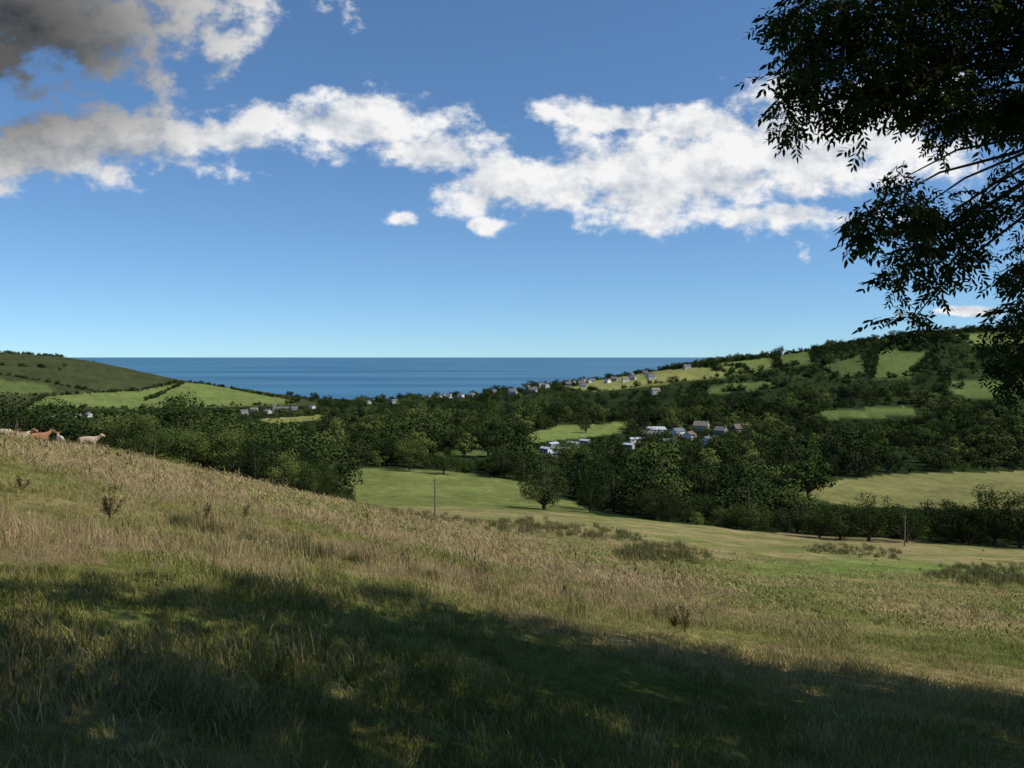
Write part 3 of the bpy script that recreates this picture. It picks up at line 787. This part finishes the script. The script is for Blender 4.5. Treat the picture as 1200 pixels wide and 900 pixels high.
for (px, py, rx, ry, n, Yd) in blobs:
    cpt = W_(px, py, Yd)
    if py > 300 and px > 1150: st_ = W_(1400, 300, 10)
    elif py > 170: st_ = W_(1330, 130, 9)
    else: st_ = root
    mid = (cpt+st_)/2+Vector((0, 0, .18 if py < 170 else .12))
    j1 = Vector((random.gauss(0,.06), random.gauss(0,.1), random.gauss(0,.06))); j2 = Vector((random.gauss(0,.05), random.gauss(0,.1), random.gauss(0,.05)))
    tube(bv, bf, [st_, (st_*.7+mid*.3)+Vector((0,0,.03))+j1, mid+j2, (mid*.4+cpt*.6)+Vector((0,0,.05))+j1*.6, cpt], [.035,.026,.018,.011,.005], 5)
    for i in range(n):
        a = random.uniform(0, 6.28); r_ = math.sqrt(random.random())
        p = W_(px+math.cos(a)*r_*rx, py+math.sin(a)*r_*ry, Yd+random.uniform(-.7, .7))
        dirv = p-cpt
        yaw = math.atan2(dirv.y, dirv.x)+random.gauss(0, .8)
        q = random.uniform(.5, .78)
        back = Vector((math.cos(yaw), math.sin(yaw), -.25))*(.22*q)
        pos.append(p-back); rots.append((random.gauss(0,.5), random.uniform(.0,1.0), yaw)); scs.append((q,q,q)); ids.append(random.randrange(4))
        if i % 3 == 0: tube(bv, bf, [cpt, (cpt+p)/2+Vector((0,0,.05)), p-back], [.007,.006,.004], 3)
mesh_obj('trunk_and_branches', bv, bf, M_bark, ash, smooth=True)
scatter('foliage', sk_, [tuple(p) for p in pos], rots, scs, ids, ash)

# ---------------------------------------------------------------- world : sky + clouds
w = bpy.data.worlds.new('World'); scene.world = w; w.use_nodes = True
nt = w.node_tree; nt.nodes.clear()
out = N(nt, 'ShaderNodeOutputWorld')
tc = N(nt, 'ShaderNodeTexCoord')
sky = N(nt, 'ShaderNodeTexSky', sky_type='NISHITA'); sky.sun_disc = False
sky.sun_elevation = ELEV; sky.sun_rotation = AZ; sky.air_density = 1.0; sky.dust_density = .3; sky.ozone_density = 1.6
sv = N(nt, 'ShaderNodeVectorMath', operation='MULTIPLY_ADD'); sv.inputs[1].default_value = (1, 1, 1.3); sv.inputs[2].default_value = (0, 0, .06)
nt.links.new(tc.outputs['Generated'], sv.inputs[0])
sn = N(nt, 'ShaderNodeVectorMath', operation='NORMALIZE'); nt.links.new(sv.outputs[0], sn.inputs[0]); nt.links.new(sn.outputs[0], sky.inputs['Vector'])
st2 = N(nt, 'ShaderNodeVectorMath', operation='MULTIPLY'); st2.inputs[1].default_value = (.88, 1.18, 1.4); nt.links.new(sky.outputs[0], st2.inputs[0])
bg = N(nt, 'ShaderNodeBackground'); bg.inputs['Strength'].default_value = .1
def pxuv(px, py): return ((px-600)/1000, (418-py)/1000)
def L(a, b): nt.links.new(a, b)
sx = N(nt, 'ShaderNodeSeparateXYZ'); L(tc.outputs['Generated'], sx.inputs[0])
my = N(nt, 'ShaderNodeMath', operation='MAXIMUM'); my.inputs[1].default_value = .08; L(sx.outputs['Y'], my.inputs[0])
iv = N(nt, 'ShaderNodeMath', operation='DIVIDE'); iv.inputs[0].default_value = 1.0; L(my.outputs[0], iv.inputs[1])
sc_ = N(nt, 'ShaderNodeVectorMath', operation='SCALE'); L(tc.outputs['Generated'], sc_.inputs[0]); L(iv.outputs[0], sc_.inputs['Scale'])
sw = N(nt, 'ShaderNodeSeparateXYZ'); L(sc_.outputs[0], sw.inputs[0])
cb = N(nt, 'ShaderNodeCombineXYZ'); L(sw.outputs['X'], cb.inputs[0]); L(sw.outputs['Z'], cb.inputs[1])
P0 = cb.outputs[0]
wn = N(nt, 'ShaderNodeTexNoise', noise_dimensions='2D'); wn.inputs['Scale'].default_value = 6; wn.inputs['Detail'].default_value = 3
L(P0, wn.inputs['Vector'])
ws = N(nt, 'ShaderNodeVectorMath', operation='MULTIPLY_ADD'); ws.inputs[1].default_value = (.08, .045, 0); ws.inputs[2].default_value = (-.04, -.0225, 0)
L(wn.outputs['Color'], ws.inputs[0])
wp = N(nt, 'ShaderNodeVectorMath', operation='ADD'); L(P0, wp.inputs[0]); L(ws.outputs[0], wp.inputs[1])
CL = [(20,25,290,100),(250,-10,160,50),(90,172,235,50),(260,168,75,24),(408,145,140,46),(500,184,80,30),(620,220,125,42),(770,208,205,70),(940,185,170,86),(1040,150,120,76),(700,135,85,24),(920,262,120,18),(472,262,24,11),(575,266,22,12),(1140,368,80,7),(820,148,110,32)]
last = None
for (a, b, c, d_) in CL:
    u, v = pxuv(a, b)
    m_ = N(nt, 'ShaderNodeVectorMath', operation='MULTIPLY_ADD'); m_.inputs[1].default_value = (1000/c, 1000/d_, 0); m_.inputs[2].default_value = (-u*1000/c, -v*1000/d_, 0)
    L(wp.outputs[0], m_.inputs[0])
    l_ = N(nt, 'ShaderNodeVectorMath', operation='LENGTH'); L(m_.outputs[0], l_.inputs[0])
    if last is None: last = l_.outputs['Value']
    else:
        mn = N(nt, 'ShaderNodeMath', operation='SMOOTH_MIN'); mn.inputs[2].default_value = .2
        L(last, mn.inputs[0]); L(l_.outputs['Value'], mn.inputs[1]); last = mn.outputs[0]
inv = N(nt, 'ShaderNodeMapRange'); inv.inputs[1].default_value = 0; inv.inputs[2].default_value = 2.2; inv.inputs[3].default_value = 1.2; inv.inputs[4].default_value = -1.7
L(last, inv.inputs[0])
def puff(off, det):
    fm = N(nt, 'ShaderNodeVectorMath', operation='MULTIPLY_ADD'); fm.inputs[1].default_value = (1, 1.45, 1); fm.inputs[2].default_value = (off[0], off[1]*1.45, 0); L(P0, fm.inputs[0])
    fn = N(nt, 'ShaderNodeTexNoise', noise_dimensions='2D'); fn.inputs['Scale'].default_value = 14; fn.inputs['Detail'].default_value = det; fn.inputs['Roughness'].default_value = .6
    L(fm.outputs[0], fn.inputs['Vector'])
    fa = N(nt, 'ShaderNodeMath', operation='MULTIPLY_ADD'); fa.inputs[1].default_value = 3.0; fa.inputs[2].default_value = -1.45
    L(fn.outputs['Fac'], fa.inputs[0])
    return fa.outputs[0]
n_a = puff((0, 0), 7); n_b = puff((.010, .026), 4)
D1n = N(nt, 'ShaderNodeMath', operation='ADD'); L(inv.outputs[0], D1n.inputs[0]); L(n_a, D1n.inputs[1]); D1 = D1n.outputs[0]
al = N(nt, 'ShaderNodeMapRange', interpolation_type='SMOOTHSTEP'); al.inputs[1].default_value = -.1; al.inputs[2].default_value = .65
L(D1, al.inputs[0])
df = N(nt, 'ShaderNodeMath', operation='SUBTRACT'); L(n_a, df.inputs[0]); L(n_b, df.inputs[1])  # offset noise difference: sunlit tops and shaded undersides painted into cloud colour
dk = N(nt, 'ShaderNodeMath', operation='MULTIPLY_ADD'); dk.inputs[1].default_value = -.26; L(D1, dk.inputs[0]); L(df.outputs[0], dk.inputs[2])
li = N(nt, 'ShaderNodeMapRange'); li.inputs[1].default_value = -1.1; li.inputs[2].default_value = .1; L(dk.outputs[0], li.inputs[0])
cm = N(nt, 'ShaderNodeMix', data_type='RGBA'); cm.inputs[6].default_value = (3.9, 4.6, 5.6, 1); cm.inputs[7].default_value = (9.2, 9.2, 9.2, 1)
L(li.outputs[0], cm.inputs[0])
u0, v0 = pxuv(-60, 50)
dm = N(nt, 'ShaderNodeVectorMath', operation='MULTIPLY_ADD'); dm.inputs[1].default_value = (1000/430, 1000/215, 0); dm.inputs[2].default_value = (-u0*1000/430, -v0*1000/215, 0); L(wp.outputs[0], dm.inputs[0])
dl = N(nt, 'ShaderNodeVectorMath', operation='LENGTH'); L(dm.outputs[0], dl.inputs[0])
dr = N(nt, 'ShaderNodeMapRange', interpolation_type='SMOOTHSTEP'); dr.inputs[1].default_value = .25; dr.inputs[2].default_value = 1.1; dr.inputs[3].default_value = .12; dr.inputs[4].default_value = 1  # grey shade painted into the upper-left clouds by position
L(dl.outputs['Value'], dr.inputs[0])
cs = N(nt, 'ShaderNodeVectorMath', operation='SCALE'); L(cm.outputs[2], cs.inputs[0]); L(dr.outputs[0], cs.inputs['Scale'])
fr = N(nt, 'ShaderNodeMapRange'); fr.inputs[1].default_value = .1; fr.inputs[2].default_value = .3; L(sx.outputs['Y'], fr.inputs[0])
am = N(nt, 'ShaderNodeMath', operation='MULTIPLY'); L(al.outputs[0], am.inputs[0]); L(fr.outputs[0], am.inputs[1])
mx = N(nt, 'ShaderNodeMix', data_type='RGBA'); L(am.outputs[0], mx.inputs[0]); L(st2.outputs[0], mx.inputs[6]); L(cs.outputs[0], mx.inputs[7])
L(mx.outputs[2], bg.inputs['Color']); L(bg.outputs[0], out.inputs['Surface'])

# ---------------------------------------------------------------- camera
cd = bpy.data.cameras.new('camera'); cd.sensor_width = 36; cd.lens = 30.0; cd.clip_start = .05; cd.clip_end = 300000
cam = link(bpy.data.objects.new('camera', cd)); cam.location = (0, 0, EYE); cam.rotation_euler = (math.pi/2-PITCH, 0, 0)
scene.camera = cam
scene.view_settings.view_transform = 'Standard'; scene.view_settings.look = 'None'; scene.view_settings.exposure = 0
